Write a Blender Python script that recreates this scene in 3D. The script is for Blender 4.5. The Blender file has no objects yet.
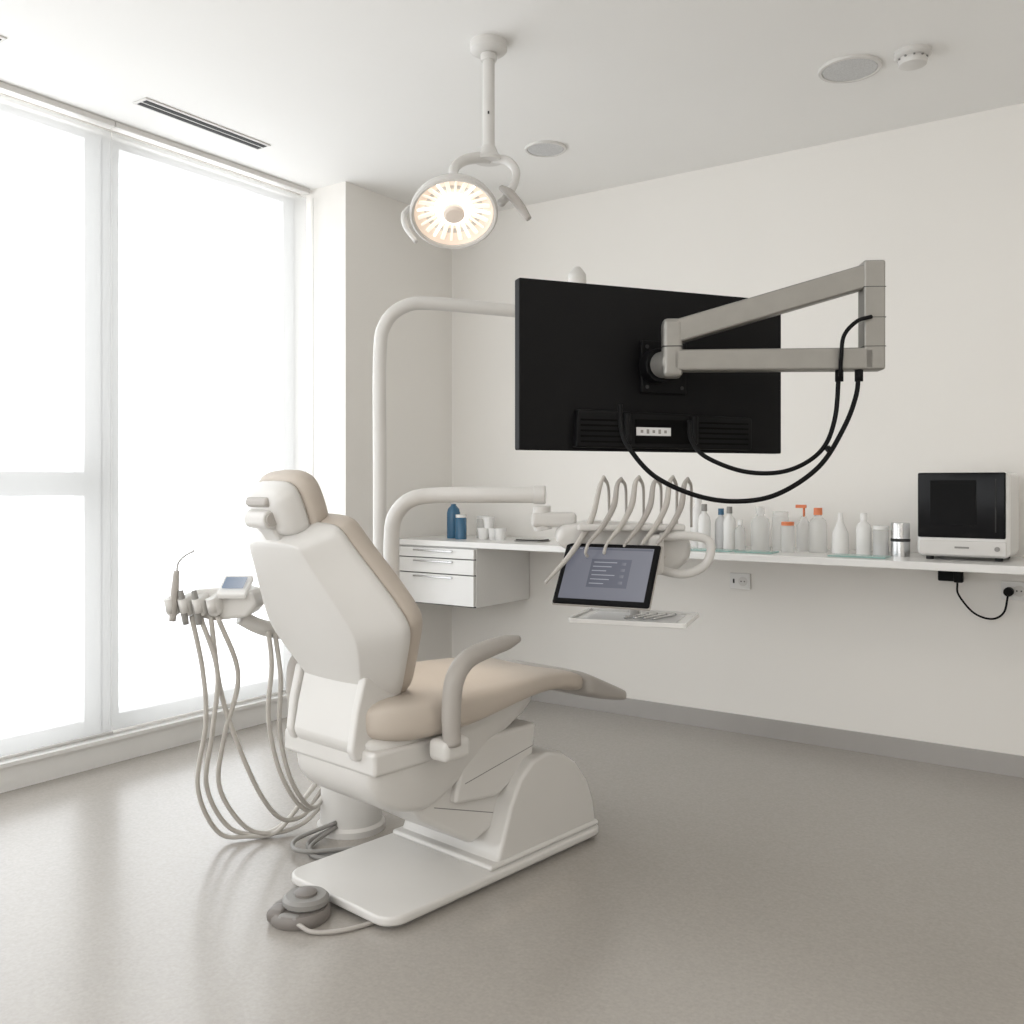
import bpy, bmesh, math
from mathutils import Vector, Matrix, Euler
S = bpy.context.scene
COL = S.collection

# ------------------------------------------------------------------ materials
def mat(name, col, rough=0.5, metal=0.0, var=0.03, scale=6.0, bump=0.0, bscale=80.0,
        emis=None, estr=0.0, trans=0.0, alpha=1.0, coat=0.0, ior=1.45, spec=0.5):
    m = bpy.data.materials.new(name); m.use_nodes = True
    nt = m.node_tree; b = nt.nodes['Principled BSDF']
    tc = nt.nodes.new('ShaderNodeTexCoord')
    n = nt.nodes.new('ShaderNodeTexNoise'); n.inputs['Scale'].default_value = scale
    n.inputs['Detail'].default_value = 2
    nt.links.new(tc.outputs['Object'], n.inputs['Vector'])
    r = nt.nodes.new('ShaderNodeValToRGB')
    r.color_ramp.elements[0].position = 0.3; r.color_ramp.elements[1].position = 0.7
    r.color_ramp.elements[0].color = tuple(c*(1-var) for c in col)+(1,)
    r.color_ramp.elements[1].color = tuple(min(1, c*(1+var)) for c in col)+(1,)
    nt.links.new(n.outputs['Fac'], r.inputs['Fac'])
    nt.links.new(r.outputs['Color'], b.inputs['Base Color'])
    b.inputs['Roughness'].default_value = rough
    b.inputs['Metallic'].default_value = metal
    b.inputs['IOR'].default_value = ior
    b.inputs['Transmission Weight'].default_value = trans
    b.inputs['Alpha'].default_value = alpha
    b.inputs['Coat Weight'].default_value = coat
    b.inputs['Specular IOR Level'].default_value = spec
    if emis:
        b.inputs['Emission Color'].default_value = tuple(emis)+(1,)
        b.inputs['Emission Strength'].default_value = estr
    if bump > 0:
        n2 = nt.nodes.new('ShaderNodeTexNoise'); n2.inputs['Scale'].default_value = bscale
        n2.inputs['Detail'].default_value = 3
        nt.links.new(tc.outputs['Object'], n2.inputs['Vector'])
        bp = nt.nodes.new('ShaderNodeBump'); bp.inputs['Strength'].default_value = bump
        bp.inputs['Distance'].default_value = 0.01
        nt.links.new(n2.outputs['Fac'], bp.inputs['Height'])
        nt.links.new(bp.outputs['Normal'], b.inputs['Normal'])
    return m

M = {}
M['wall'] = mat('wall_paint', (0.865,0.84,0.80), 0.75, var=0.006, scale=2)
M['ceil'] = mat('ceiling_paint', (0.90,0.89,0.87), 0.8, var=0.006, scale=2)
M['white'] = mat('white_plastic', (0.69,0.672,0.645), 0.28, var=0.01)
M['white2'] = mat('white_gloss_lacquer', (0.82,0.81,0.79), 0.22, var=0.01)
M['beige'] = mat('beige_upholstery', (0.56,0.495,0.43), 0.5, var=0.02, bump=0.04, bscale=300)
M['taupe'] = mat('taupe_plastic', (0.45,0.42,0.39), 0.4, var=0.02)
M['pedal'] = mat('pedal_plastic', (0.21,0.19,0.175), 0.4, var=0.02)
M['hose'] = mat('hose_rubber', (0.55,0.52,0.48), 0.45, var=0.03)
M['nickel'] = mat('brushed_nickel', (0.29,0.28,0.26), 0.42, metal=0.45, var=0.03, scale=30)
M['steel'] = mat('steel', (0.6,0.6,0.6), 0.25, metal=1.0, var=0.03)
M['black'] = mat('black_plastic', (0.003,0.003,0.0035), 0.6, var=0.2, spec=0.2)
M['blackrib'] = mat('black_vent_plastic', (0.002,0.002,0.002), 0.7, var=0.2, spec=0.1)
M['blackglass'] = mat('black_glass', (0.004,0.004,0.005), 0.10, var=0.1, spec=0.15)
M['dark'] = mat('dark_gap', (0.03,0.03,0.03), 0.7)
M['seam'] = mat('panel_seam', (0.25,0.24,0.23), 0.7)
M['grey'] = mat('grey_plastic', (0.28,0.27,0.255), 0.45)
M['grille'] = mat('speaker_grille', (0.60,0.60,0.60), 0.6, var=0.1, scale=200)
M['base'] = mat('metal_baseboard', (0.42,0.40,0.38), 0.4, metal=0.3, var=0.02)
M['frame'] = mat('window_frame', (0.75,0.75,0.74), 0.5, var=0.02)
M['blue'] = mat('blue_liquid', (0.05,0.14,0.24), 0.2)
M['orange'] = mat('orange_plastic', (0.75,0.22,0.09), 0.35)
M['teal'] = mat('teal_glass', (0.35,0.62,0.57), 0.1, alpha=0.5)
M['glass'] = mat('clear_plastic', (0.80,0.80,0.78), 0.12, alpha=0.38)
M['label'] = mat('label_paper', (0.7,0.7,0.7), 0.6)
M['ledwarm'] = mat('lamp_reflector', (0.70,0.62,0.55), 0.25, emis=(1,0.78,0.60), estr=0.40)
M['lampmid'] = mat('lamp_reflector_rib', (0.75,0.7,0.62), 0.25, emis=(1,0.88,0.75), estr=0.75)
M['lamphot'] = mat('lamp_bulb_ring', (1,1,1), 0.3, emis=(1,0.94,0.85), estr=1.8)
M['lampcap'] = mat('lamp_cap', (0.6,0.55,0.5), 0.35, emis=(1,0.8,0.65), estr=0.25)

def screen_mat(name, c0, c1, estr):
    m = bpy.data.materials.new(name); m.use_nodes = True; nt = m.node_tree
    b = nt.nodes['Principled BSDF']; tc = nt.nodes.new('ShaderNodeTexCoord')
    g = nt.nodes.new('ShaderNodeTexGradient'); nt.links.new(tc.outputs['Generated'], g.inputs['Vector'])
    r = nt.nodes.new('ShaderNodeValToRGB')
    r.color_ramp.elements[0].color = c0+(1,); r.color_ramp.elements[1].color = c1+(1,)
    nt.links.new(g.outputs['Fac'], r.inputs['Fac'])
    nt.links.new(r.outputs['Color'], b.inputs['Emission Color'])
    b.inputs['Emission Strength'].default_value = estr
    b.inputs['Base Color'].default_value = (0.02,0.02,0.03,1); b.inputs['Roughness'].default_value = 0.15
    return m
M['screen'] = screen_mat('tablet_screen', (0.12,0.125,0.15), (0.18,0.185,0.21), 1.0)
M['screen_panel'] = screen_mat('tablet_screen_panel', (0.08,0.085,0.105), (0.11,0.115,0.14), 1.0)
M['screen_text'] = screen_mat('tablet_screen_text', (0.26,0.27,0.30), (0.30,0.31,0.34), 1.0)
M['lcd'] = screen_mat('control_display', (0.25,0.32,0.42), (0.45,0.5,0.58), 0.8)

def floor_mat():
    m = bpy.data.materials.new('resin_floor'); m.use_nodes = True; nt = m.node_tree
    b = nt.nodes['Principled BSDF']; tc = nt.nodes.new('ShaderNodeTexCoord')
    n1 = nt.nodes.new('ShaderNodeTexNoise'); n1.inputs['Scale'].default_value = 1.2; n1.inputs['Detail'].default_value = 1
    n2 = nt.nodes.new('ShaderNodeTexNoise'); n2.inputs['Scale'].default_value = 110; n2.inputs['Detail'].default_value = 3
    for n in (n1,n2): nt.links.new(tc.outputs['Object'], n.inputs['Vector'])
    r1 = nt.nodes.new('ShaderNodeValToRGB')
    r1.color_ramp.elements[0].position=0.0; r1.color_ramp.elements[1].position=1.0
    r1.color_ramp.elements[0].color=(0.385,0.356,0.322,1); r1.color_ramp.elements[1].color=(0.435,0.404,0.368,1)
    r2 = nt.nodes.new('ShaderNodeValToRGB')
    r2.color_ramp.elements[0].position=0.2; r2.color_ramp.elements[1].position=0.8
    r2.color_ramp.elements[0].color=(0.84,0.84,0.84,1); r2.color_ramp.elements[1].color=(1,1,1,1)
    nt.links.new(n1.outputs['Fac'], r1.inputs['Fac']); nt.links.new(n2.outputs['Fac'], r2.inputs['Fac'])
    mx = nt.nodes.new('ShaderNodeMix'); mx.data_type='RGBA'; mx.blend_type='MULTIPLY'; mx.inputs['Factor'].default_value=1
    nt.links.new(r1.outputs['Color'], mx.inputs['A']); nt.links.new(r2.outputs['Color'], mx.inputs['B'])
    nt.links.new(mx.outputs['Result'], b.inputs['Base Color'])
    b.inputs['Roughness'].default_value=0.24
    b.inputs['Specular IOR Level'].default_value=0.8
    return m
M['floor'] = floor_mat()

def blind_mat():
    m = bpy.data.materials.new('roller_blind_fabric'); m.use_nodes = True; nt = m.node_tree
    nt.nodes.remove(nt.nodes['Principled BSDF'])
    out = nt.nodes['Material Output']
    tr = nt.nodes.new('ShaderNodeBsdfTransparent'); tr.inputs['Color'].default_value=(0.97,0.985,1,1)
    tl = nt.nodes.new('ShaderNodeBsdfTranslucent'); tl.inputs['Color'].default_value=(0.60,0.60,0.60,1)
    df = nt.nodes.new('ShaderNodeBsdfDiffuse'); df.inputs['Color'].default_value=(0.85,0.85,0.84,1)
    tc = nt.nodes.new('ShaderNodeTexCoord'); n = nt.nodes.new('ShaderNodeTexNoise'); n.inputs['Scale'].default_value=400
    nt.links.new(tc.outputs['Object'], n.inputs['Vector'])
    mr = nt.nodes.new('ShaderNodeMapRange'); mr.inputs['To Min'].default_value=0.44; mr.inputs['To Max'].default_value=0.54
    nt.links.new(n.outputs['Fac'], mr.inputs['Value'])
    a = nt.nodes.new('ShaderNodeMixShader'); a.inputs[0].default_value=0.35
    nt.links.new(tl.outputs[0], a.inputs[1]); nt.links.new(df.outputs[0], a.inputs[2])
    c = nt.nodes.new('ShaderNodeMixShader')
    nt.links.new(mr.outputs['Result'], c.inputs[0]); nt.links.new(a.outputs[0], c.inputs[1]); nt.links.new(tr.outputs[0], c.inputs[2])
    nt.links.new(c.outputs[0], out.inputs['Surface'])
    return m
M['blind'] = blind_mat()

# ------------------------------------------------------------------ geometry helpers
def obj(name, verts, faces, m, parent=None, smooth=False, bevel=0, seg=3, sub=0, loc=None, rot=None):
    me = bpy.data.meshes.new(name); me.from_pydata([tuple(v) for v in verts], [], faces)
    bm = bmesh.new(); bm.from_mesh(me); bmesh.ops.recalc_face_normals(bm, faces=bm.faces); bm.to_mesh(me); bm.free()
    me.materials.append(m)
    o = bpy.data.objects.new(name, me); COL.objects.link(o)
    if parent: o.parent = parent
    if loc: o.location = loc
    if rot: o.rotation_euler = rot
    if bevel:
        b = o.modifiers.new('bevel','BEVEL'); b.width = bevel; b.segments = seg; b.limit_method='ANGLE'; b.angle_limit=math.radians(25)
        b.use_clamp_overlap = True
    if sub:
        s = o.modifiers.new('sub','SUBSURF'); s.levels = sub; s.render_levels = sub
    if smooth or bevel or sub:
        for p in me.polygons: p.use_smooth = True
    if bevel and not smooth and not sub:
        w = o.modifiers.new('wn','WEIGHTED_NORMAL'); w.keep_sharp=False
    return o

def empty(name, loc=(0,0,0), rz=0.0):
    e = bpy.data.objects.new(name, None); e.empty_display_size=0.1
    COL.objects.link(e); e.location = loc; e.rotation_euler=(0,0,rz); return e

def box(name, c, s, m, parent=None, bevel=0, rot=None, seg=3):
    x,y,z = s[0]/2,s[1]/2,s[2]/2
    v=[(-x,-y,-z),(x,-y,-z),(x,y,-z),(-x,y,-z),(-x,-y,z),(x,-y,z),(x,y,z),(-x,y,z)]
    f=[(0,3,2,1),(4,5,6,7),(0,1,5,4),(1,2,6,5),(2,3,7,6),(3,0,4,7)]
    return obj(name,v,f,m,parent,bevel=bevel,seg=seg,loc=c,rot=rot)

def bx(name, x0,x1,y0,y1,z0,z1, m, parent=None, bevel=0):
    return box(name, ((x0+x1)/2,(y0+y1)/2,(z0+z1)/2), (x1-x0,y1-y0,z1-z0), m, parent, bevel)

def prism(name, prof, a0, a1, m, parent=None, axis='x', bevel=0, seg=3, smooth=False, inset=None):
    n=len(prof); v=[]
    for a in (a0,a1):
        for p in prof:
            if axis=='x': v.append((a,p[0],p[1]))
            elif axis=='y': v.append((p[0],a,p[1]))
            else: v.append((p[0],p[1],a))
    f=[tuple(range(n)),tuple(range(2*n-1,n-1,-1))]
    for i in range(n):
        j=(i+1)%n; f.append((i,j,n+j,n+i))
    return obj(name,v,f,m,parent,bevel=bevel,seg=seg,smooth=smooth)

def catmull(pts, k):
    P=[Vector(p) for p in pts]
    if len(P)<3:
        return [P[0].lerp(P[-1], i/k) for i in range(k+1)], [i/k for i in range(k+1)]
    ext=[P[0]*2-P[1]]+P+[P[-1]*2-P[-2]]
    out=[];ts=[]
    for i in range(1,len(ext)-2):
        p0,p1,p2,p3=ext[i-1:i+3]
        for j in range(k):
            t=j/k
            out.append(0.5*((2*p1)+(-p0+p2)*t+(2*p0-5*p1+4*p2-p3)*t*t+(-p0+3*p1-3*p2+p3)*t**3))
            ts.append((i-1)+t)
    out.append(P[-1]); ts.append(len(P)-1)
    return out,ts

def sweep(name, pts, r, m, parent=None, seg=12, k=8, ab=(1,1), ref=(1,0,0), loc=None):
    C,ts=catmull(pts,k)
    n=len(C); T=[]
    for i in range(n):
        d=C[min(i+1,n-1)]-C[max(i-1,0)]; T.append(d.normalized())
    N=Vector(ref); N=N-T[0]*N.dot(T[0])
    if N.length<0.1:
        N=Vector((0,1,0)); N=N-T[0]*N.dot(T[0])
    N.normalize()
    v=[];f=[]
    for i in range(n):
        N=N-T[i]*N.dot(T[i]); N.normalize(); B=T[i].cross(N)
        if isinstance(r,(list,tuple)):
            a=int(min(ts[i],len(r)-1.0001)) if len(r)==len(pts) else 0
            rr=r[a]+(r[min(a+1,len(r)-1)]-r[a])*(ts[i]*(1 if len(pts)>2 else (len(r)-1))-a)
        else: rr=r
        for s in range(seg):
            an=2*math.pi*s/seg
            v.append(C[i]+N*math.cos(an)*rr*ab[0]+B*math.sin(an)*rr*ab[1])
    for i in range(n-1):
        for s in range(seg):
            t=(s+1)%seg
            f.append((i*seg+s,i*seg+t,(i+1)*seg+t,(i+1)*seg+s))
    f.append(tuple(range(seg))[::-1]); f.append(tuple(range((n-1)*seg,n*seg)))
    o=obj(name,v,f,m,parent,smooth=True,loc=loc)
    return o

def cyl(name,p0,p1,r,m,parent=None,seg=24,bevel=0,r2=None):
    p0=Vector(p0);p1=Vector(p1);d=(p1-p0).normalized()
    N=Vector((1,0,0)) if abs(d.x)<0.9 else Vector((0,1,0))
    N=(N-d*N.dot(d)).normalized();B=d.cross(N)
    v=[];r2=r if r2 is None else r2
    for p,q in ((p0,r),(p1,r2)):
        for s in range(seg):
            a=2*math.pi*s/seg; v.append(p+N*math.cos(a)*q+B*math.sin(a)*q)
    f=[tuple(range(seg))[::-1],tuple(range(seg,2*seg))]
    for s in range(seg):
        t=(s+1)%seg; f.append((s,t,seg+t,seg+s))
    o=obj(name,v,f,m,parent,bevel=bevel,seg=2)
    if not bevel:
        for i,p in enumerate(o.data.polygons): p.use_smooth = i>=2
    return o

def lathe(name, prof, m, parent=None, seg=28, loc=None, rot=None, smooth=True):
    v=[];f=[];n=len(prof)
    for r,z in prof:
        for s in range(seg):
            a=2*math.pi*s/seg; v.append((max(r,1e-4)*math.cos(a),max(r,1e-4)*math.sin(a),z))
    for i in range(n-1):
        for s in range(seg):
            t=(s+1)%seg; f.append((i*seg+s,i*seg+t,(i+1)*seg+t,(i+1)*seg+s))
    if prof[0][0]<1e-3: f.append(tuple(range(seg))[::-1])
    if prof[-1][0]<1e-3: f.append(tuple(range((n-1)*seg,n*seg)))
    o=obj(name,v,f,m,parent,smooth=smooth,loc=loc,rot=rot)
    e=o.modifiers.new('es','EDGE_SPLIT'); e.split_angle=math.radians(40)
    return o

def loft(name, rings, m, parent=None, sub=1, loc=None, rot=None):
    n=len(rings[0]); v=[];f=[]
    for R in rings: v+=[tuple(p) for p in R]
    for i in range(len(rings)-1):
        for s in range(n):
            t=(s+1)%n; f.append((i*n+s,i*n+t,(i+1)*n+t,(i+1)*n+s))
    f.append(tuple(range(n))[::-1]); f.append(tuple(range((len(rings)-1)*n,len(rings)*n)))
    return obj(name,v,f,m,parent,sub=sub,smooth=True,loc=loc,rot=rot)

def sup(a, b, e=0.6, n=20):
    out=[]
    for i in range(n):
        t=2*math.pi*i/n; c=math.cos(t); s=math.sin(t)
        out.append((a*math.copysign(abs(c)**e,c), b*math.copysign(abs(s)**e,s)))
    return out

# ------------------------------------------------------------------ ROOM
H=2.7; YB=4.23; XP=-3.365; XW=-3.61; YP=3.373; XR=1.9; YN=-2.3
bx('floor', -4.0, XR+0.1, YN-0.1, YB+0.1, -0.1, 0.0, M['floor'])
bx('ceiling', -4.0, XR+0.1, YN-0.1, YB+0.1, H, H+0.1, M['ceil'])
bx('wall_back', -4.0, XR+0.1, YB, YB+0.1, 0, H, M['wall'])
bx('wall_right', XR, XR+0.1, YN-0.1, YB, 0, H, M['wall'])
wf=empty('wall_front')
FX0,FX1,FZ0,FZ1=-2.9,0.1,0.9,2.5  # opening cut in the unseen wall to let in fill daylight
bx('pier_a', -4.0, FX0, YN-0.1, YN, 0, H, M['wall'], wf)
bx('pier_b', FX1, XR, YN-0.1, YN, 0, H, M['wall'], wf)
bx('below_opening', FX0, FX1, YN-0.1, YN, 0, FZ0, M['wall'], wf)
bx('above_opening', FX0, FX1, YN-0.1, YN, FZ1, H, M['wall'], wf)
fill_win=empty('added_fill_window',((FX0+FX1)/2,YN-0.05,0)); hh=(FX1-FX0)/2  # unseen window added behind the camera for frontal fill light
for a in (-hh,-0.5,0.5,hh-0.05): bx('mullion',a,a+0.05,-0.03,0.03,FZ0,FZ1,M['frame'],fill_win)
bx('rail_top',-hh,hh,-0.03,0.03,FZ1-0.05,FZ1,M['frame'],fill_win); bx('rail_bottom',-hh,hh,-0.03,0.03,FZ0,FZ0+0.05,M['frame'],fill_win)
bx('wall_pier', -4.0, XP, YP, YB, 0, H, M['wall'])
wl = empty('wall_left')
bx('upstand', -3.9, XW+0.0, YN, YP, 0, 0.10, M['white2'], wl)
bx('lintel', -3.9, -3.70, YN, YP, 2.67, H, M['wall'], wl)
bx('trim_1', -3.69, XW+0.02, YN, YP, 0.10, 0.115, M['white2'])
bx('baseboard_back', XP, XR, YB-0.012, YB, 0, 0.085, M['base'])
bx('baseboard_left', XP, XP+0.012, YP, YB-0.012, 0, 0.085, M['base'])

def window(name, y0, y1, rail):
    w = empty(name, (-3.78, (y0+y1)/2, 0)); h=(y1-y0)/2
    t=0.075; zt=2.67
    bx('jamb_a', -0.04,0.04,-h,-h+t,0.10,zt,M['frame'],w)
    bx('jamb_b', -0.04,0.04,h-t,h,0.10,zt,M['frame'],w)
    bx('sill_rail', -0.04,0.04,-h+t,h-t,0.10,0.17,M['frame'],w)
    bx('head_rail', -0.04,0.04,-h+t,h-t,zt-0.03,zt,M['frame'],w)
    if rail: bx('transom', -0.04,0.04,-h+t,h-t,1.125,1.225,M['frame'],w)
window('window_1', 2.29, 3.37, False)
window('window_2', 0.80, 2.28, True)
window('window_3', -0.75, 0.79, True)
window('window_4', YN, -0.76, True)
def blind(y0,y1):
    b=empty('roller_blind',(XW+0.0,(y0+y1)/2,0)); h=(y1-y0)/2
    obj('fabric',[(-0.02,-h,0.118),(-0.02,h,0.118),(-0.02,h,2.66),(-0.02,-h,2.66)],[(0,1,2,3)],M['blind'],b)
    cyl('bottom_bar',(-0.02,-h,0.125),(-0.02,h,0.125),0.008,M['white'],b)
    bx('head_cassette',-0.04,0.01,-h,h,2.675,2.70,M['white'],b,0.004)
blind(2.264,3.355); blind(0.80,2.262); blind(-0.75,0.79); blind(YN+0.01,-0.76)
cyl('blind_chain',(XW+0.03,3.355,0.9),(XW+0.03,3.355,2.65),0.002,M['white'])

# ------------------------------------------------------------------ CEILING FIXTURES
def speaker(x,y,r):
    e=empty('ceiling_speaker',(x,y,H))
    lathe('trim_ring',[(r,0),(r,-0.006),(r*0.97,-0.010),(r*0.88,-0.010),(r*0.86,-0.004),(0,-0.004)],M['white'],e,48)
    lathe('grille',[(r*0.86,-0.0045),(r*0.84,-0.008),(0,-0.009)],M['grille'],e,48)
speaker(-0.932,3.513,0.112); speaker(-2.287,3.558,0.095)
e=empty('smoke_detector',(-0.715,3.51,H))
lathe('base_ring',[(0.062,0),(0.062,-0.014),(0.056,-0.02),(0.045,-0.022),(0.045,-0.030),(0.05,-0.032),(0.046,-0.046),(0.03,-0.052),(0,-0.053)],M['white'],e,36)
for i in range(10):
    a=i*math.pi/5; box('sensor_slot',(0.046*math.cos(a),0.046*math.sin(a),-0.026),(0.010,0.006,0.004),M['seam'],e,rot=(0,0,a))
def vent(x,y0,y1):
    e=empty('ceiling_air_vent',(x,(y0+y1)/2,H)); h=(y1-y0)/2
    bx('vent_frame',-0.045,0.045,-h,h,-0.006,0.0,M['white'],e,0.002)
    for k in (-0.018,0.018): bx('vent_slot',k-0.012,k+0.012,-h+0.012,h-0.012,-0.008,-0.0055,M['dark'],e)
vent(-3.325,2.19,2.82); vent(-3.28,1.0,1.63)

# ------------------------------------------------------------------ COUNTER + CABINET
bx('wall_counter', XP+0.002, XR-0.002, 3.72, YB-0.002, 0.853, 0.883, M['white2'], None, 0.003)
cb=empty('drawer_cabinet',(-3.085,3.98,0))
bx('carcass',-0.272,0.265,-0.235,0.245,0.55,0.851,M['white2'],cb,0.002)
for z0,z1 in ((0.795,0.845),(0.715,0.790),(0.556,0.710)):
    bx('drawer_front',-0.268,0.262,-0.256,-0.236,z0,z1,M['white2'],cb,0.003)
    bx('drawer_handle',-0.13,0.13,-0.268,-0.257,z1-0.018,z1-0.010,M['steel'],cb,0.002)
    for hx in (-0.12,0.12): bx('handle_foot',hx-0.004,hx+0.004,-0.262,-0.255,z1-0.018,z1-0.010,M['steel'],cb)
    bx('drawer_gap',-0.268,0.262,-0.238,-0.2355,z0-0.006,z0,M['dark'],cb)

# ------------------------------------------------------------------ STERILIZER
st=empty('tabletop_sterilizer',(-0.613,3.99,0.883))
box('housing',(0,0.02,0.175),(0.322,0.28,0.324),M['white2'],st,0.022,seg=5)
box('door_glass',(-0.004,-0.122,0.210),(0.304,0.012,0.248),M['blackglass'],st,0.006)
box('door_inner_window',(-0.03,-0.1292,0.22),(0.16,0.003,0.17),M['black'],st,0.001)
box('door_hinge_strip',(0.115,-0.1295,0.21),(0.004,0.003,0.20),M['dark'],st)
box('control_strip',(0,-0.1215,0.048),(0.30,0.008,0.055),M['white'],st,0.003)
box('logo_plate',(0.0,-0.1265,0.05),(0.05,0.002,0.007),M['grey'],st)
cyl('power_button',(0.12,-0.125,0.048),(0.12,-0.131,0.048),0.009,M['grey'],st)
for sx in (-0.12,0.12):
    for sy in (-0.08,0.12): cyl('foot',(sx,sy,0),(sx,sy,0.016),0.014,M['dark'],st)

# ------------------------------------------------------------------ OUTLETS, PLUG CABLE
def outlet(x,z,w=0.10):
    e=empty('power_outlet',(x,YB,z))
    box('cover_plate',(0,-0.005,0),(w,0.010,0.075),M['white2'],e,0.003)
    cyl('socket_recess',(0.015,-0.0101,0),(0.015,-0.012,0),0.022,M['white'],e)
    for k in(-0.008,0.008): box('socket_hole',(0.015+k,-0.0125,0),(0.005,0.002,0.005),M['dark'],e)
    box('switch_mark',(-0.03,-0.0105,0.0),(0.008,0.002,0.02),M['dark'],e)
outlet(-1.624,0.716); outlet(-0.475,0.745)
pc=empty('power_plug_cable',(-0.6,YB,0.75))
box('adapter',(-0.11,-0.025,0.045),(0.09,0.045,0.045),M['black'],pc,0.006)
box('adapter_plug',(-0.075,-0.05,0.045),(0.035,0.03,0.05),M['black'],pc,0.006)
cyl('plug',(0.105,-0.013,-0.008),(0.105,-0.05,-0.008),0.018,M['black'],pc,bevel=0.003)
sweep('cable',[(-0.08,-0.05,0.02),(-0.075,-0.05,-0.03),(-0.02,-0.045,-0.10),(0.045,-0.045,-0.12),(0.09,-0.05,-0.09),(0.105,-0.05,-0.02)],0.004,M['black'],pc)

# ------------------------------------------------------------------ COUNTER ITEMS
CZ=0.8832
def bottle(name,x,y,h,r,m,capm=None,kind='bottle',fill=None):
    e=empty(name,(x,y,CZ))
    if kind=='bottle':
        lathe('body',[(0,0),(r*0.95,0),(r,0.004),(r,h*0.62),(r*0.85,h*0.72),(r*0.4,h*0.80),(r*0.38,h*0.84),(0,h*0.84)],m,e)
        lathe('cap',[(0,h*0.84),(r*0.48,h*0.84),(r*0.46,h),(0,h)],capm or M['white2'],e)
    elif kind=='jar':
        lathe('body',[(0,0),(r,0),(r,h*0.85),(r*0.9,h*0.88),(0,h*0.88)],m,e)
        lathe('lid',[(0,h*0.88),(r*0.95,h*0.88),(r*0.95,h),(0,h)],capm or M['white2'],e)
    elif kind=='cone':
        lathe('body',[(0,0),(r,0),(r,h*0.06),(r*0.9,h*0.5),(r*0.35,h*0.78),(r*0.25,h),(0,h)],m,e)
    elif kind=='pump':
        lathe('body',[(0,0),(r,0),(r,h*0.55),(r*0.5,h*0.68),(r*0.4,h*0.75),(0,h*0.75)],m,e)
        cyl('pump_stem',(0,0,h*0.75),(0,0,h*0.95),r*0.15,capm or M['white2'],e)
        box('pump_head',(-r*0.4,0,h*0.97),(r*1.4,r*0.5,h*0.07),capm or M['white2'],e,0.002)
    if fill: lathe('contents',[(0,0.004),(r*0.9,0.004),(r*0.9,h*0.4),(0,h*0.4)],fill,e)
    return e
bottle('blue_solution_bottle',-3.13,3.95,0.22,0.036,M['blue'],M['label'])
bottle('solution_bottle',-3.04,3.90,0.13,0.03,M['blue'],M['white2'],'jar')
e=empty('paper_cup_stack',(-2.90,3.95,CZ))
for i in range(3):
    lathe('cup',[(0,0),(0.024,0),(0.032,0.06),(0.029,0.06),(0.022,0.004),(0,0.004)],M['white2'],e,loc=(-0.03+0.055*i,0.02*(i%2),0.0))
lathe('cup_top',[(0,0),(0.024,0),(0.032,0.06),(0.029,0.06),(0.022,0.004),(0,0.004)],M['white2'],e,loc=(0.0,0.01,0.058))
bottle('cotton_jar',-3.0,4.04,0.12,0.035,M['glass'],M['white2'],'jar')
e=empty('instrument_tray',(-2.62,3.95,CZ)); box('tray_plate',(0,0,0.006),(0.14,0.1,0.010),M['blackglass'],e,0.003)
box('tray_rim',(0,0,0.003),(0.15,0.11,0.005),M['grey'],e,0.002)
bottle('spray_bottle',-1.76,4.05,0.24,0.035,M['white2'],M['white2'])
bottle('lotion_bottle',-1.70,3.98,0.20,0.028,M['white2'],M['grey'])
bottle('dispenser_bottle',-1.64,4.03,0.18,0.028,M['label'],M['blue'])
bottle('dispenser_bottle',-1.58,3.98,0.19,0.027,M['white2'],M['grey'])
bottle('small_bottle',-1.53,3.98,0.13,0.024,M['glass'],M['white2'])
bottle('glass_jar',-1.445,4.0,0.19,0.042,M['glass'],M['glass'],'bottle')
bottle('glass_jar',-1.365,4.03,0.17,0.036,M['glass'],M['glass'],'jar')
bottle('orange_lidded_cup',-1.30,3.93,0.13,0.028,M['glass'],M['orange'],'jar')
bottle('pump_bottle',-1.265,4.04,0.20,0.032,M['glass'],M['orange'],'pump')
bottle('clear_bottle',-1.19,3.99,0.19,0.038,M['glass'],M['orange'])
bottle('squeeze_bottle',-1.10,4.0,0.17,0.036,M['white2'],None,'cone')
bottle('white_bottle',-1.0,3.98,0.17,0.030,M['white2'],M['white2'])
bottle('specimen_jar',-0.932,3.98,0.12,0.032,M['glass'],M['white2'],'jar',M['label'])
e=empty('steel_canister',(-0.855,3.97,CZ))
lathe('can',[(0,0),(0.036,0),(0.036,0.13),(0.034,0.135),(0,0.135)],M['steel'],e)
lathe('can_band',[(0.0365,0.06),(0.0372,0.062),(0.0372,0.07),(0.0365,0.072)],M['dark'],e)
for x,w in ((-1.60,0.20),(-1.40,0.16),(-0.98,0.22)):
    e=empty('glass_mat',(x,3.83,CZ)); box('pane',(0,0,0.004),(w,0.10,0.006),M['teal'],e,0.001)

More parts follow.
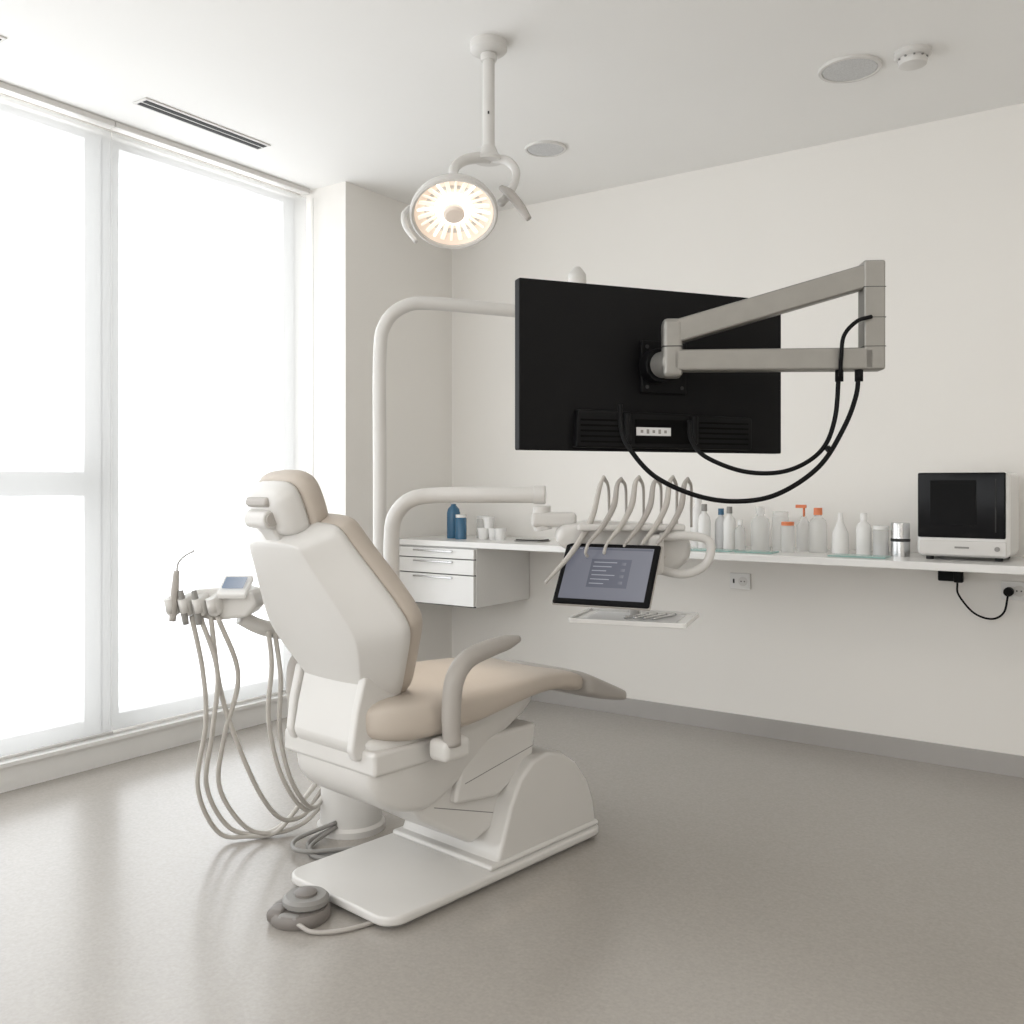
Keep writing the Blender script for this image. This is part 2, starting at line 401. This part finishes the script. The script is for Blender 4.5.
# ------------------------------------------------------------------ DENTAL CHAIR
ch=empty('dental_chair',(-1.868,1.869,0),-math.radians(7.3))
def rrect(x0,x1,y0,y1,r,n=6):
    out=[]
    for cx,cy,a0 in ((x1-r,y1-r,0),(x0+r,y1-r,90),(x0+r,y0+r,180),(x1-r,y0+r,270)):
        for i in range(n+1):
            a=math.radians(a0+90*i/n); out.append((cx+r*math.cos(a),cy+r*math.sin(a)))
    return out
prism('base_plate',rrect(-0.235,0.238,-0.042,0.90,0.06),0.012,0.038,M['white'],ch,'z',0.008)
prism('base_plate_underside',rrect(-0.22,0.22,-0.02,0.885,0.055),0.0,0.013,M['grey'],ch,'z')
hp=[(0.37,0.036),(0.40,0.06),(0.425,0.12),(0.455,0.20),(0.50,0.275),(0.56,0.32),(0.63,0.332),(0.70,0.315),(0.77,0.27),(0.83,0.20),(0.865,0.12),(0.88,0.036)]
prism('base_housing',hp,-0.215,0.215,M['white'],ch,'x',0.014,4)
prism('housing_skirt',[(0.36,0.036),(0.36,0.055),(0.885,0.055),(0.885,0.036)],-0.222,0.222,M['white'],ch,'x',0.01)
prism('lift_arm',[(0.10,0.29),(0.16,0.22),(0.36,0.10),(0.50,0.14),(0.56,0.30),(0.42,0.40),(0.2,0.40)],-0.15,0.15,M['white'],ch,'x',0.02,4)
prism('lift_arm_seam',[(0.20,0.250),(0.47,0.165),(0.4705,0.1675),(0.2005,0.2525)],-0.1505,0.1505,M['seam'],ch,'x')
prism('lift_cover',[(0.26,0.25),(0.44,0.23),(0.60,0.30),(0.62,0.42),(0.30,0.42)],-0.175,0.175,M['white'],ch,'x',0.012,4)
prism('lift_cover_seam',[(0.30,0.30),(0.60,0.35),(0.60,0.3525),(0.30,0.3025)],-0.1755,0.1755,M['seam'],ch,'x')
rings=[]
for y,zb,zt,hw in ((-0.055,0.40,0.49,0.15),(-0.045,0.345,0.495,0.18),(0.0,0.30,0.50,0.192),(0.07,0.265,0.50,0.197),(0.15,0.252,0.495,0.197),
                   (0.22,0.27,0.495,0.193),(0.36,0.345,0.50,0.185),(0.48,0.405,0.51,0.175),(0.60,0.455,0.515,0.16),(0.66,0.48,0.51,0.14)):
    c=(zb+zt)/2; rings.append([(p[0]*(1.0 if p[1]>-0.01 else 0.93),y,c+p[1]) for p in sup(hw,(zt-zb)/2,0.25,28)])
loft('seat_underframe',rings,M['white'],ch,1)
prism('underframe_band',[(-0.062,0.405),(-0.062,0.470),(0.26,0.470),(0.30,0.405)],-0.205,0.205,M['white'],ch,'x',0.012)
rings=[]
for y,zb,zt,hw in ((-0.055,0.515,0.565,0.13),(-0.045,0.495,0.59,0.175),(-0.01,0.475,0.608,0.215),(0.06,0.465,0.612,0.245),(0.18,0.466,0.606,0.265),(0.32,0.482,0.602,0.265),
                   (0.46,0.502,0.600,0.25),(0.60,0.512,0.594,0.23),(0.72,0.505,0.586,0.212),(0.80,0.487,0.567,0.203),(0.87,0.464,0.540,0.198)):
    c=(zb+zt)/2
    ring=[]
    for px_,pz in sup(hw,(zt-zb)/2,0.55,28):
        dip=-0.018*(1-(px_/hw)**2) if pz>0 else 0
        ring.append((px_,y,c+pz+dip))
    rings.append(ring)
loft('seat_cushion',rings,M['beige'],ch,1)
rings=[]
for y,zb,zt,hw in ((0.855,0.470,0.548,0.200),(0.87,0.460,0.545,0.202),(0.96,0.432,0.508,0.20),(1.05,0.410,0.470,0.19),(1.12,0.398,0.442,0.175),(1.15,0.398,0.426,0.15)):
    c=(zb+zt)/2; rings.append([(p[0],y,c+p[1]) for p in sup(hw,(zt-zb)/2,0.4,24)])
loft('footrest_pad',rings,M['taupe'],ch,1)

# backrest
A=math.atan2(0.225,0.44)
def bk(x,s,n):
    return (x, -0.015 - math.sin(A)*s + math.cos(A)*n, 0.595 + math.cos(A)*s + math.sin(A)*n)
half_ctrl=[(0.0,-0.075),(0.09,-0.073),(0.140,-0.050),(0.195,0.02),(0.252,0.10),(0.302,0.175),(0.308,0.225),(0.280,0.30),(0.244,0.37),(0.214,0.43),(0.194,0.475),(0.166,0.492),(0.10,0.498),(0.0,0.50)]
hp2,_=catmull([(a,b,0) for a,b in half_ctrl],3)
full=[(p.x,p.y) for p in hp2]+[(-p.x,p.y) for p in reversed(hp2[1:-1])]
CS=0.22
def outline(kx, ks, n, cs=CS):
    return [bk(x*kx, cs+(s-cs)*ks, n) for x,s in full]
sh=[outline(0.02,0.02,-0.012),outline(0.5,0.86,-0.010),outline(0.60,0.93,-0.008),outline(0.615,0.935,-0.006),outline(0.63,0.94,-0.001),outline(0.95,0.985,0.055),outline(0.985,0.995,0.064),outline(1.0,1.0,0.074),outline(1.0,1.0,0.086),outline(0.9,0.95,0.09)]
loft('backrest_shell',sh,M['white'],ch,1)
cu=[outline(0.9,0.95,0.080),outline(0.975,0.98,0.084),outline(1.0,0.99,0.094),outline(1.008,0.995,0.114),outline(0.985,0.985,0.138),outline(0.86,0.92,0.156),outline(0.5,0.7,0.148),outline(0.02,0.02,0.14)]
loft('backrest_cushion',cu,M['beige'],ch,1)
prism('backrest_bracket',[(-0.04,0.66),(0.03,0.70),(0.05,0.60),(0.0,0.45),(-0.065,0.45),(-0.080,0.48),(-0.065,0.56)],-0.135,0.125,M['white'],ch,'x',0.012,4)
prism('bracket_side',[(-0.05,0.66),(0.06,0.66),(0.06,0.56),(-0.01,0.442),(-0.08,0.442),(-0.093,0.47),(-0.076,0.57)],0.123,0.152,M['white'],ch,'x',0.008)
prism('bracket_side',[(-0.05,0.66),(0.06,0.66),(0.06,0.56),(0.0,0.45),(-0.07,0.45),(-0.083,0.48),(-0.072,0.57)],-0.165,-0.136,M['white'],ch,'x',0.008)
def hd(x,s,n):
    B=math.radians(22)
    return (x, -0.205 - math.sin(B)*s + math.cos(B)*n, 1.112 + math.cos(B)*s + math.sin(B)*n)
hr=[]
for n_,a,b in ((-0.060,0.055,0.035),(-0.052,0.083,0.058),(-0.03,0.098,0.070),(-0.005,0.105,0.078),(0.010,0.101,0.076)):
    hr.append([hd(p[0],p[1],n_) for p in sup(a,b,0.5,24)])
loft('headrest_shell',hr,M['white'],ch,1)
hr=[]
for n_,a,b in ((0.000,0.098,0.076),(0.010,0.110,0.085),(0.03,0.117,0.091),(0.056,0.113,0.087),(0.076,0.090,0.070),(0.074,0.03,0.03)):
    hr.append([hd(p[0],p[1],n_) for p in sup(a,b,0.6,24)])
loft('headrest_cushion',hr,M['beige'],ch,1)
box('headrest_joint_cap',(-0.008,-0.268,1.125),(0.098,0.030,0.024),M['taupe'],ch,0.009,rot=(-0.35,0,0))
cyl('headrest_knob',(-0.055,-0.262,1.082),(0.038,-0.262,1.082),0.025,M['white'],ch,bevel=0.005)
cyl('headrest_knob_cap',(0.038,-0.262,1.082),(0.044,-0.262,1.082),0.018,M['taupe'],ch,bevel=0.002)
prism('headrest_yoke',[(-0.245,1.11),(-0.205,1.11),(-0.175,1.05),(-0.175,1.0),(-0.215,1.0),(-0.272,1.075)],-0.035,0.030,M['white'],ch,'x',0.008)
box('headrest_slider',(0,-0.19,1.045),(0.13,0.035,0.05),M['steel'],ch,0.008)
sweep('armrest_right',[(0.29,0.135,0.47),(0.292,0.13,0.56),(0.295,0.14,0.645),(0.297,0.185,0.693),(0.297,0.27,0.712),(0.297,0.345,0.720),(0.297,0.395,0.725)],
      [0.028,0.03,0.031,0.03,0.028,0.024,0.012],M['taupe'],ch,seg=20,ab=(0.85,0.9))
box('armrest_mount_right',(0.265,0.15,0.455),(0.075,0.10,0.06),M['white'],ch,0.018)
sweep('armrest_left',[(-0.285,0.04,0.47),(-0.287,0.035,0.56),(-0.288,0.045,0.63),(-0.288,0.10,0.668),(-0.288,0.18,0.675),(-0.288,0.27,0.678),(-0.288,0.33,0.68)],
      [0.028,0.03,0.031,0.03,0.029,0.026,0.014],M['taupe'],ch,seg=20,ab=(0.85,0.9))
box('armrest_mount_left',(-0.235,0.06,0.455),(0.10,0.10,0.06),M['white'],ch,0.018)

# ------------------------------------------------------------------ FOOT PEDAL
fp=empty('foot_pedal',(-1.908,1.740,0),math.radians(20))
lathe('pedal_base',[(0,0),(0.078,0),(0.082,0.006),(0.082,0.022),(0.074,0.032),(0,0.034)],M['pedal'],fp,40)
lathe('pedal_disc',[(0,0.033),(0.055,0.033),(0.062,0.040),(0.062,0.052),(0.054,0.060),(0,0.062)],M['grey'],fp,40,loc=(0.012,0.012,0))
lathe('pedal_button',[(0,0.060),(0.03,0.060),(0.03,0.067),(0.024,0.070),(0,0.071)],M['pedal'],fp,30,loc=(0.012,0.012,0))
box('side_switch_a',(-0.045,-0.035,0.022),(0.05,0.06,0.036),M['pedal'],fp,0.014)
box('side_switch_b',(0.0,-0.060,0.020),(0.06,0.03,0.030),M['grey'],fp,0.010)
sweep('pedal_cable',[(0.03,-0.07,0.018),(0.08,-0.08,0.008),(0.15,-0.05,0.007),(0.21,0.015,0.007),(0.24,0.07,0.010)],0.006,M['taupe'],fp)

# ------------------------------------------------------------------ UNIT COLUMN + POLES
uc=empty('dental_unit_column',(-2.268,2.30,0))
lathe('column_base',[(0,0),(0.115,0),(0.115,0.02),(0.105,0.03),(0.10,0.20),(0.09,0.45),(0,0.46)],M['white'],uc,36)
box('column_housing',(0.02,0.07,0.52),(0.19,0.22,0.30),M['white'],uc,0.03,seg=4)
sweep('lamp_pole',[(0.0,0.142,0.6),(0.0,0.142,1.2),(0.0,0.142,1.62),(0.012,0.157,1.74),(0.055,0.205,1.805),(0.12,0.28,1.822),(0.30,0.49,1.812),(0.50,0.72,1.80)],0.024,M['white'],uc,seg=20,k=10)
sweep('lamp_pole_end_joint',[(0.48,0.70,1.80),(0.48,0.70,1.90),(0.48,0.70,1.955),(0.48,0.70,1.985)],[0.03,0.036,0.034,0.012],M['white'],uc,seg=20)
sweep('delivery_arm_pipe',[(0.136,0.054,0.6),(0.136,0.054,0.85),(0.136,0.054,0.99),(0.146,0.061,1.065),(0.185,0.09,1.118),(0.25,0.14,1.135),(0.42,0.22,1.137),(0.58,0.305,1.137)],0.027,M['white'],uc,seg=20,k=10)
cyl('pipe_collar',(0.555,0.292,1.137),(0.59,0.31,1.137),0.031,M['white'],uc,bevel=0.003)
for i,(dx,dz) in enumerate(((0,0.008),(0.03,0.008),(-0.02,0.022))):
    sweep('floor_hose',[(0.03,-0.10,0.03+dz),(0.0+dx,-0.19-0.02*i,dz+0.003),(0.08+dx,-0.24-0.02*i,dz),(0.20+dx,-0.17,dz),(0.27,-0.06,dz),(0.24,0.05,dz)],0.007,M['grey'],uc)

# ------------------------------------------------------------------ ASSISTANT UNIT (left pod)
au=empty('assistant_instrument_unit',(-2.284,1.761,0),math.radians(34.8))
sweep('support_arm',[(0.06,0.03,0.775),(0.12,0.08,0.735),(0.22,0.20,0.70),(0.29,0.36,0.67)],[0.022,0.024,0.026,0.03],M['white'],au,seg=16)
prism('pod_body',[(-0.095,0.80),(-0.10,0.825),(-0.06,0.865),(0.06,0.875),(0.115,0.86),(0.13,0.82),(0.10,0.785),(0.0,0.775)],-0.05,0.07,M['white'],au,'y',0.018,4)
box('control_panel',(0.062,-0.03,0.872),(0.085,0.10,0.02),M['white2'],au,0.006,rot=(math.radians(28),0,0))
box('control_display',(0.062,-0.035,0.886),(0.062,0.055,0.003),M['lcd'],au,0.001,rot=(math.radians(28),0,0))
for i,x in enumerate((-0.105,-0.065,-0.025,0.015)):
    box('instrument_holder',(x,-0.055,0.825),(0.034,0.06,0.058),M['white'],au,0.012,rot=(0.3,0,-0.2))
    cyl('holder_ring',(x-0.003,-0.078,0.805),(x-0.008,-0.088,0.845),0.013,M['white'],au)
sweep('suction_handpiece',[(-0.105,-0.075,0.78),(-0.095,-0.085,0.86),(-0.088,-0.09,0.925)],[0.010,0.012,0.008],M['taupe'],au)
sweep('suction_tip',[(-0.088,-0.09,0.922),(-0.082,-0.09,0.95),(-0.062,-0.09,0.970),(-0.038,-0.09,0.982)],0.0035,M['steel'],au)
for x in (-0.068,-0.03): sweep('syringe_handpiece',[(x,-0.07,0.77),(x-0.004,-0.085,0.83),(x-0.008,-0.09,0.868)],[0.009,0.011,0.007],M['grey'],au)
hs=[
 [(-0.055,-0.06,0.79),(-0.05,0.02,0.62),(-0.06,0.08,0.45),(-0.115,0.17,0.22),(-0.085,0.28,0.04),(0.0,0.32,0.012),(0.09,0.34,0.02),(0.16,0.40,0.10),(0.22,0.45,0.17)],
 [(-0.03,-0.06,0.79),(0.0,0.0,0.62),(-0.04,0.08,0.42),(-0.09,0.18,0.22),(-0.05,0.29,0.05),(0.05,0.35,0.012),(0.12,0.38,0.05),(0.19,0.43,0.14),(0.24,0.45,0.2)],
 [(0.0,-0.06,0.79),(-0.005,0.05,0.55),(0.03,0.12,0.36),(0.07,0.22,0.18),(0.11,0.32,0.07),(0.16,0.40,0.05),(0.20,0.43,0.10),(0.24,0.45,0.16)],
 [(0.02,-0.06,0.79),(0.05,0.04,0.60),(-0.01,0.10,0.40),(-0.05,0.18,0.22),(0.0,0.28,0.06),(0.08,0.34,0.015),(0.17,0.40,0.03),(0.24,0.45,0.10)],
 [(0.135,0.06,0.73),(0.14,0.08,0.62),(0.12,0.12,0.45),(0.14,0.2,0.25),(0.19,0.32,0.10),(0.24,0.42,0.12)],
 [(0.15,0.08,0.72),(0.165,0.09,0.58),(0.15,0.14,0.40),(0.17,0.22,0.22),(0.21,0.34,0.10),(0.25,0.44,0.14)],
]
for h in hs: sweep('hose',h,0.0075,M['hose'],au,seg=10,k=10)

# ------------------------------------------------------------------ DELIVERY UNIT
du=empty('dental_delivery_unit',(-1.434,2.657,0),math.radians(34.8))
box('link_block',(-0.20,0.10,1.055),(0.15,0.07,0.050),M['white'],du,0.015)
sweep('link_arm',[(-0.24,0.10,1.10),(-0.24,0.10,1.05),(-0.235,0.10,1.02)],0.03,M['white'],du)
prism('unit_body',[(-0.20,0.985),(-0.19,1.035),(-0.08,1.055),(0.12,1.045),(0.20,1.02),(0.24,0.99),(0.235,0.93),(0.18,0.885),(0.06,0.89),(-0.10,0.92)],-0.02,0.14,M['white'],du,'y',0.025,5)
sweep('handle_loop',[(0.13,-0.06,0.90),(0.20,-0.075,0.89),(0.262,-0.08,0.915),(0.285,-0.08,0.965),(0.27,-0.075,1.0),(0.20,-0.06,1.01),(0.13,-0.05,1.005)],0.014,M['white'],du,seg=16)
box('handle_root',(0.11,-0.04,0.95),(0.06,0.09,0.13),M['white'],du,0.02)
box('instrument_rack',(0.04,-0.035,1.035),(0.34,0.05,0.022),M['white'],du,0.008)
tp=[-0.045,0.012,0.070,0.128,0.180,0.228]
for i,x in enumerate(tp):
    zt=1.195-0.006*(i%2)
    sweep('whip_arm',[(x+0.030,0.10,1.03),(x+0.028,0.09,1.10),(x+0.022,0.06,1.165),(x+0.004,0.03,zt)],[0.0045,0.0045,0.005,0.007],M['taupe'],du,seg=10)
    dx=-0.19 if i==0 else -0.115
    z1=0.865 if i==0 else 0.985
    h=zt-z1
    sweep('handpiece',[(x+0.004,0.02,zt+0.004),(x-0.012,0.0,zt-0.10*h),(x+dx*0.22,-0.02,zt-0.42*h),(x+dx*0.55,-0.06,zt-0.72*h),(x+dx,-0.10,z1)],[0.005,0.008,0.010,0.009,0.005],M['taupe' if i%2 else 'hose'],du,seg=12)
    if i>0: sweep('instrument_hose',[(x+dx,-0.10,z1),(x+dx-0.005,-0.09,z1-0.03),(x+dx+0.02,-0.04,z1-0.05),(x+dx+0.05,0.0,z1-0.04)],0.005,M['hose'],du,seg=10)
tb=bpy.data.objects.new('tablet_pivot',None); COL.objects.link(tb); tb.parent=du
tb.location=(-0.047,-0.13,0.893); tb.rotation_euler=(-math.radians(35),0,-math.radians(26))
box('tablet_case',(0,0,0),(0.312,0.016,0.217),M['black'],tb,0.007)
box('tablet_rim',(0,0.004,0),(0.317,0.010,0.222),M['taupe'],tb,0.004)
box('tablet_screen',(0,-0.0088,0.0),(0.276,0.001,0.184),M['screen'],tb)
box('screen_panel',(0.01,-0.0096,0.0),(0.13,0.0008,0.10),M['screen_panel'],tb)
for k in range(6): box('screen_text_line',(-0.008-0.008*(k%3),-0.0103,0.038-0.015*k),(0.075-0.014*(k%3),0.0005,0.003),M['screen_text'],tb)
for k in range(4): box('screen_icon',(0.052,-0.0103,0.034-0.022*k),(0.014,0.0005,0.010),M['screen'],tb)
box('screen_toolbar',(0,-0.0096,0.086),(0.27,0.0008,0.006),M['screen_panel'],tb)
for k in range(3): box('screen_status',(-0.12+0.02*k,-0.0102,0.086),(0.010,0.0005,0.003),M['screen_text'],tb)
sweep('tablet_stem',[(-0.02,-0.10,0.88),(0.03,-0.04,0.88),(0.08,0.03,0.92)],0.018,M['white'],du)
cyl('tray_stem',(0.08,0.05,0.93),(0.06,0.03,0.745),0.016,M['white'],du)
tr=bpy.data.objects.new('tray_pivot',None); COL.objects.link(tr); tr.parent=du
tr.location=(0.055,-0.02,0.738); tr.rotation_euler=(0,0,-math.radians(20))
prism('tray_plate',rrect(-0.18,0.18,-0.13,0.13,0.025),0,0.008,M['white2'],tr,'z',0.002)
for a in ((-0.18,0.18,-0.135,-0.127),(-0.18,0.18,0.127,0.135),(-0.185,-0.177,-0.13,0.13),(0.177,0.185,-0.13,0.13)):
    bx('tray_rim',a[0],a[1],a[2],a[3],0.0,0.016,M['white2'],tr,0.003)
box('tray_mat',(0.0,0,0.009),(0.29,0.2,0.002),M['label'],tr)
for k in range(4): sweep('tray_instrument',[(-0.02+0.03*k,-0.06,0.015),(0.03+0.03*k,0.06,0.015)],0.004,M['steel'],tr,seg=8)

# ------------------------------------------------------------------ MONITOR
mo=empty('computer_monitor',(-0.871,1.790,1.411),math.radians(56.5))
box('display_panel',(0,0.008,0),(0.632,0.026,0.342),M['black'],mo,0.003)
box('screen_front',(0,0.0215,0),(0.62,0.001,0.325),M['blackglass'],mo)
prism('electronics_housing',[(-0.200,-0.165),(0.225,-0.165),(0.225,-0.095),(-0.195,-0.088)],-0.022,0.0,M['black'],mo,'y',0.004)
for x0,x1 in ((-0.19,-0.09),(0.09,0.215)):
    for k in range(5): bx('vent_rib',x0,x1,-0.0228,-0.0215,-0.155+0.011*k,-0.151+0.011*k,M['blackrib'],mo)
box('port_recess',(0.0,-0.0225,-0.13),(0.13,0.002,0.05),M['blackrib'],mo)
box('rating_label',(-0.022,-0.0238,-0.130),(0.082,0.001,0.017),M['label'],mo)
for k in range(5): box('label_print',(-0.050+0.014*k,-0.0245,-0.130),(0.006,0.0005,0.006+0.003*(k%2)),M['grey'],mo)
box('vesa_plate',(0.01,-0.009,0.006),(0.11,0.010,0.11),M['black'],mo,0.003)
for sx in (-1,1):
    for sz in (-1,1): cyl('vesa_screw',(0.01+sx*0.042,-0.014,0.006+sz*0.042),(0.01+sx*0.042,-0.016,0.006+sz*0.042),0.004,M['dark'],mo)
for x in (-0.088,0.072): cyl('cable_plug',(x,-0.031,-0.155),(x,-0.031,-0.095),0.008,M['black'],mo,bevel=0.002)

# ------------------------------------------------------------------ DISPLAY ARM
L=0.393
ar=empty('articulated_support_arm',(-0.808,1.728,0),math.radians(30.4))
prism('lower_arm',[(0,1.399),(L,1.397),(L,1.441),(0,1.441)],-0.022,0.022,M['nickel'],ar,'y',0.005)
prism('upper_arm',[(0.0,1.452),(0.0,1.500),(L,1.611),(L,1.563)],-0.020,0.020,M['nickel'],ar,'y',0.005)
box('pivot_post',(0,0,1.445),(0.040,0.044,0.118),M['nickel'],ar,0.010)
box('pivot_ring',(0,0,1.4475),(0.0408,0.0448,0.0018),M['dark'],ar)
box('elbow_block',(L,0,1.505),(0.042,0.044,0.216),M['nickel'],ar,0.005)
for z in (1.443,1.560,1.50): box('elbow_seam',(L,0,z),(0.0426,0.0446,0.0012),M['dark'],ar)
d=Vector((-0.834,0.552,0)); d.rotate(Euler((0,0,-math.radians(30.4))))
cyl('tilt_head',Vector((0,0,1.417))-d*0.012,Vector((0,0,1.417))+d*0.045,0.027,M['nickel'],ar,bevel=0.006)
cyl('vesa_hub',Vector((0,0,1.417))+d*0.040,Vector((0,0,1.417))+d*0.0735,0.036,M['black'],ar,bevel=0.004)
cab=[
 [(-0.105,-0.035,1.33),(-0.104,-0.05,1.285),(-0.09,-0.06,1.245),(-0.04,-0.06,1.188),(0.04,-0.058,1.150),(0.12,-0.052,1.138),(0.20,-0.045,1.152),(0.28,-0.04,1.205),(0.33,-0.03,1.28),(0.357,-0.02,1.345),(0.365,-0.01,1.395)],
 [(0.035,0.005,1.30),(0.038,-0.01,1.26),(0.065,-0.03,1.225),(0.14,-0.04,1.196),(0.22,-0.04,1.198),(0.285,-0.035,1.236),(0.315,-0.025,1.30),(0.327,-0.01,1.395)],
 [(0.385,-0.026,1.50),(0.355,-0.035,1.49),(0.330,-0.035,1.462),(0.326,-0.03,1.42),(0.327,-0.02,1.385)],
]
for c,r in zip(cab,(0.0048,0.0045,0.004)): sweep('video_cable',c,r,M['black'],ar,seg=10,k=10)
box('cable_tie',(0.300,-0.036,1.240),(0.014,0.024,0.008),M['black'],ar,0.002,rot=(0,0.9,0))
for x in (0.327,0.365): cyl('cable_grommet',(x,-0.012,1.375),(x,-0.012,1.398),0.008,M['black'],ar)

# ------------------------------------------------------------------ CEILING OPERATING LAMP
lp=empty('dental_operating_lamp',(-1.904,2.598,H),math.radians(34.8))
lathe('ceiling_rose',[(0,0),(0.064,0),(0.064,-0.028),(0.056,-0.036),(0.03,-0.040),(0,-0.040)],M['white'],lp,40)
cyl('drop_rod',(0,0,-0.03),(0,0,-0.38),0.021,M['white'],lp,seg=32,bevel=0.002)
cyl('rod_collar',(0,0,-0.04),(0,0,-0.065),0.028,M['white'],lp,bevel=0.003)
box('rod_screw',(0.0,-0.021,-0.25),(0.006,0.003,0.01),M['dark'],lp)
lathe('swivel',[(0,-0.355),(0.024,-0.36),(0.034,-0.385),(0.05,-0.40),(0.05,-0.412),(0,-0.415)],M['white'],lp,32)
C=Vector((-0.108,-0.20,-0.642))
sweep('yoke_arm_main',[(0,0,-0.40),(-0.03,-0.02,-0.405),(-0.085,-0.06,-0.43),(-0.115,-0.10,-0.475),(-0.105,-0.13,-0.54),(-0.10,-0.145,-0.59)],[0.02,0.02,0.018,0.017,0.018,0.02],M['white'],lp,seg=16)
sweep('yoke_arm_side',[(0.02,0,-0.40),(0.07,-0.02,-0.42),(0.095,-0.05,-0.47),(0.075,-0.10,-0.55),(0.045,-0.15,-0.60)],[0.016,0.016,0.015,0.014,0.014],M['white'],lp,seg=16)
sweep('handle_right',[(0.045,-0.15,-0.55),(0.075,-0.18,-0.58),(0.11,-0.20,-0.63),(0.135,-0.21,-0.67)],[0.010,0.016,0.015,0.010],M['taupe'],lp,seg=14)
sweep('handle_left',[(-0.24,-0.15,-0.60),(-0.268,-0.20,-0.65),(-0.26,-0.23,-0.70),(-0.225,-0.25,-0.755)],[0.006,0.010,0.010,0.007],M['white'],lp,seg=14)
n=Vector((0.08,-0.56,-0.82)).normalized()
hd_=bpy.data.objects.new('lamp_head',None); COL.objects.link(hd_); hd_.parent=lp; hd_.location=C; hd_.rotation_euler=n.to_track_quat('Z','Y').to_euler()
lathe('head_shell',[(0,-0.075),(0.05,-0.072),(0.10,-0.05),(0.135,-0.015),(0.143,0.005),(0.143,0.018),(0.137,0.022),(0.130,0.018),(0.128,0.0),(0.0,-0.030)],M['white'],hd_,56)
lathe('reflector_bowl',[(0.128,0.014),(0.118,0.002),(0.09,-0.010),(0.045,-0.016),(0.0,-0.016)],M['ledwarm'],hd_,56)
lathe('bulb_ring',[(0.062,-0.012),(0.054,0.002),(0.034,0.004),(0.030,-0.006)],M['lamphot'],hd_,56)
for i in range(24):
    a=i*math.pi/12
    box('reflector_rib',(0.092*math.cos(a),0.092*math.sin(a),-0.004),(0.054,0.013 if i%2 else 0.007,0.006),M['lamphot'] if i%4==0 else M['lampmid'],hd_,0.001,rot=(0,-0.22,a))
lathe('lamp_centre_cap',[(0,0.0),(0.034,0.0),(0.034,0.018),(0.027,0.026),(0,0.028)],M['lampcap'],hd_,36)

# ------------------------------------------------------------------ LIGHTS
W=bpy.data.worlds.new('overcast_sky'); S.world=W; W.use_nodes=True
bg=W.node_tree.nodes['Background']; bg.inputs[0].default_value=(0.965,0.985,1,1); bg.inputs[1].default_value=3.75
def area(name,loc,rot,sx,sy,e,col=(1,1,1),portal=False):
    l=bpy.data.lights.new(name,'AREA'); l.shape='RECTANGLE'; l.size=sx; l.size_y=sy; l.energy=e; l.color=col
    o=bpy.data.objects.new(name,l); COL.objects.link(o); o.location=loc; o.rotation_euler=rot
    if portal: l.cycles.is_portal=True
    return o
area('window_portal',(-3.86,(YN+YP)/2,1.38),(0,-math.pi/2,0),2.56,YP-YN,1,portal=True)
area('fill_window_portal',((FX0+FX1)/2,YN-0.12,(FZ0+FZ1)/2),(math.pi/2,0,0),FX1-FX0,FZ1-FZ0,1,portal=True)  # samples sky through the added rear fill window
for i,(x,y) in enumerate(((0.9,-0.9),(-1.2,-1.0),(1.1,1.4))):  # out-of-view ceiling panels added as fill light
    e=empty('added_fill_panel',(x,y,H)); bx('fill_panel_frame',-0.61,0.61,-0.31,0.31,-0.02,0,M['white'],e)
    a_=area('fill_panel_lamp',(0,0,-0.025),(0,0,0),1.18,0.58,13,(1,0.96,0.90)); a_.parent=e
sp=bpy.data.lights.new('lamp_beam','SPOT'); sp.energy=34; sp.spot_size=math.radians(28); sp.spot_blend=0.8; sp.color=(1,0.88,0.74); sp.shadow_soft_size=0.09
so=bpy.data.objects.new('lamp_beam',sp); COL.objects.link(so)
src=Vector((-1.85,2.30,1.98)); so.location=src
so.rotation_euler=(Vector((-1.84,2.20,0.6))-src).to_track_quat('-Z','Y').to_euler()

# ------------------------------------------------------------------ CAMERA
cam=bpy.data.cameras.new('camera'); co=bpy.data.objects.new('camera',cam); COL.objects.link(co)
co.location=(0,0,1.17); co.rotation_euler=(math.pi/2,0,math.radians(34.8))
cam.sensor_width=36; cam.lens=36*931/1024; cam.shift_y=-27/1024; cam.clip_start=0.05
S.camera=co
S.view_settings.view_transform='Standard'
S.view_settings.exposure=0.0
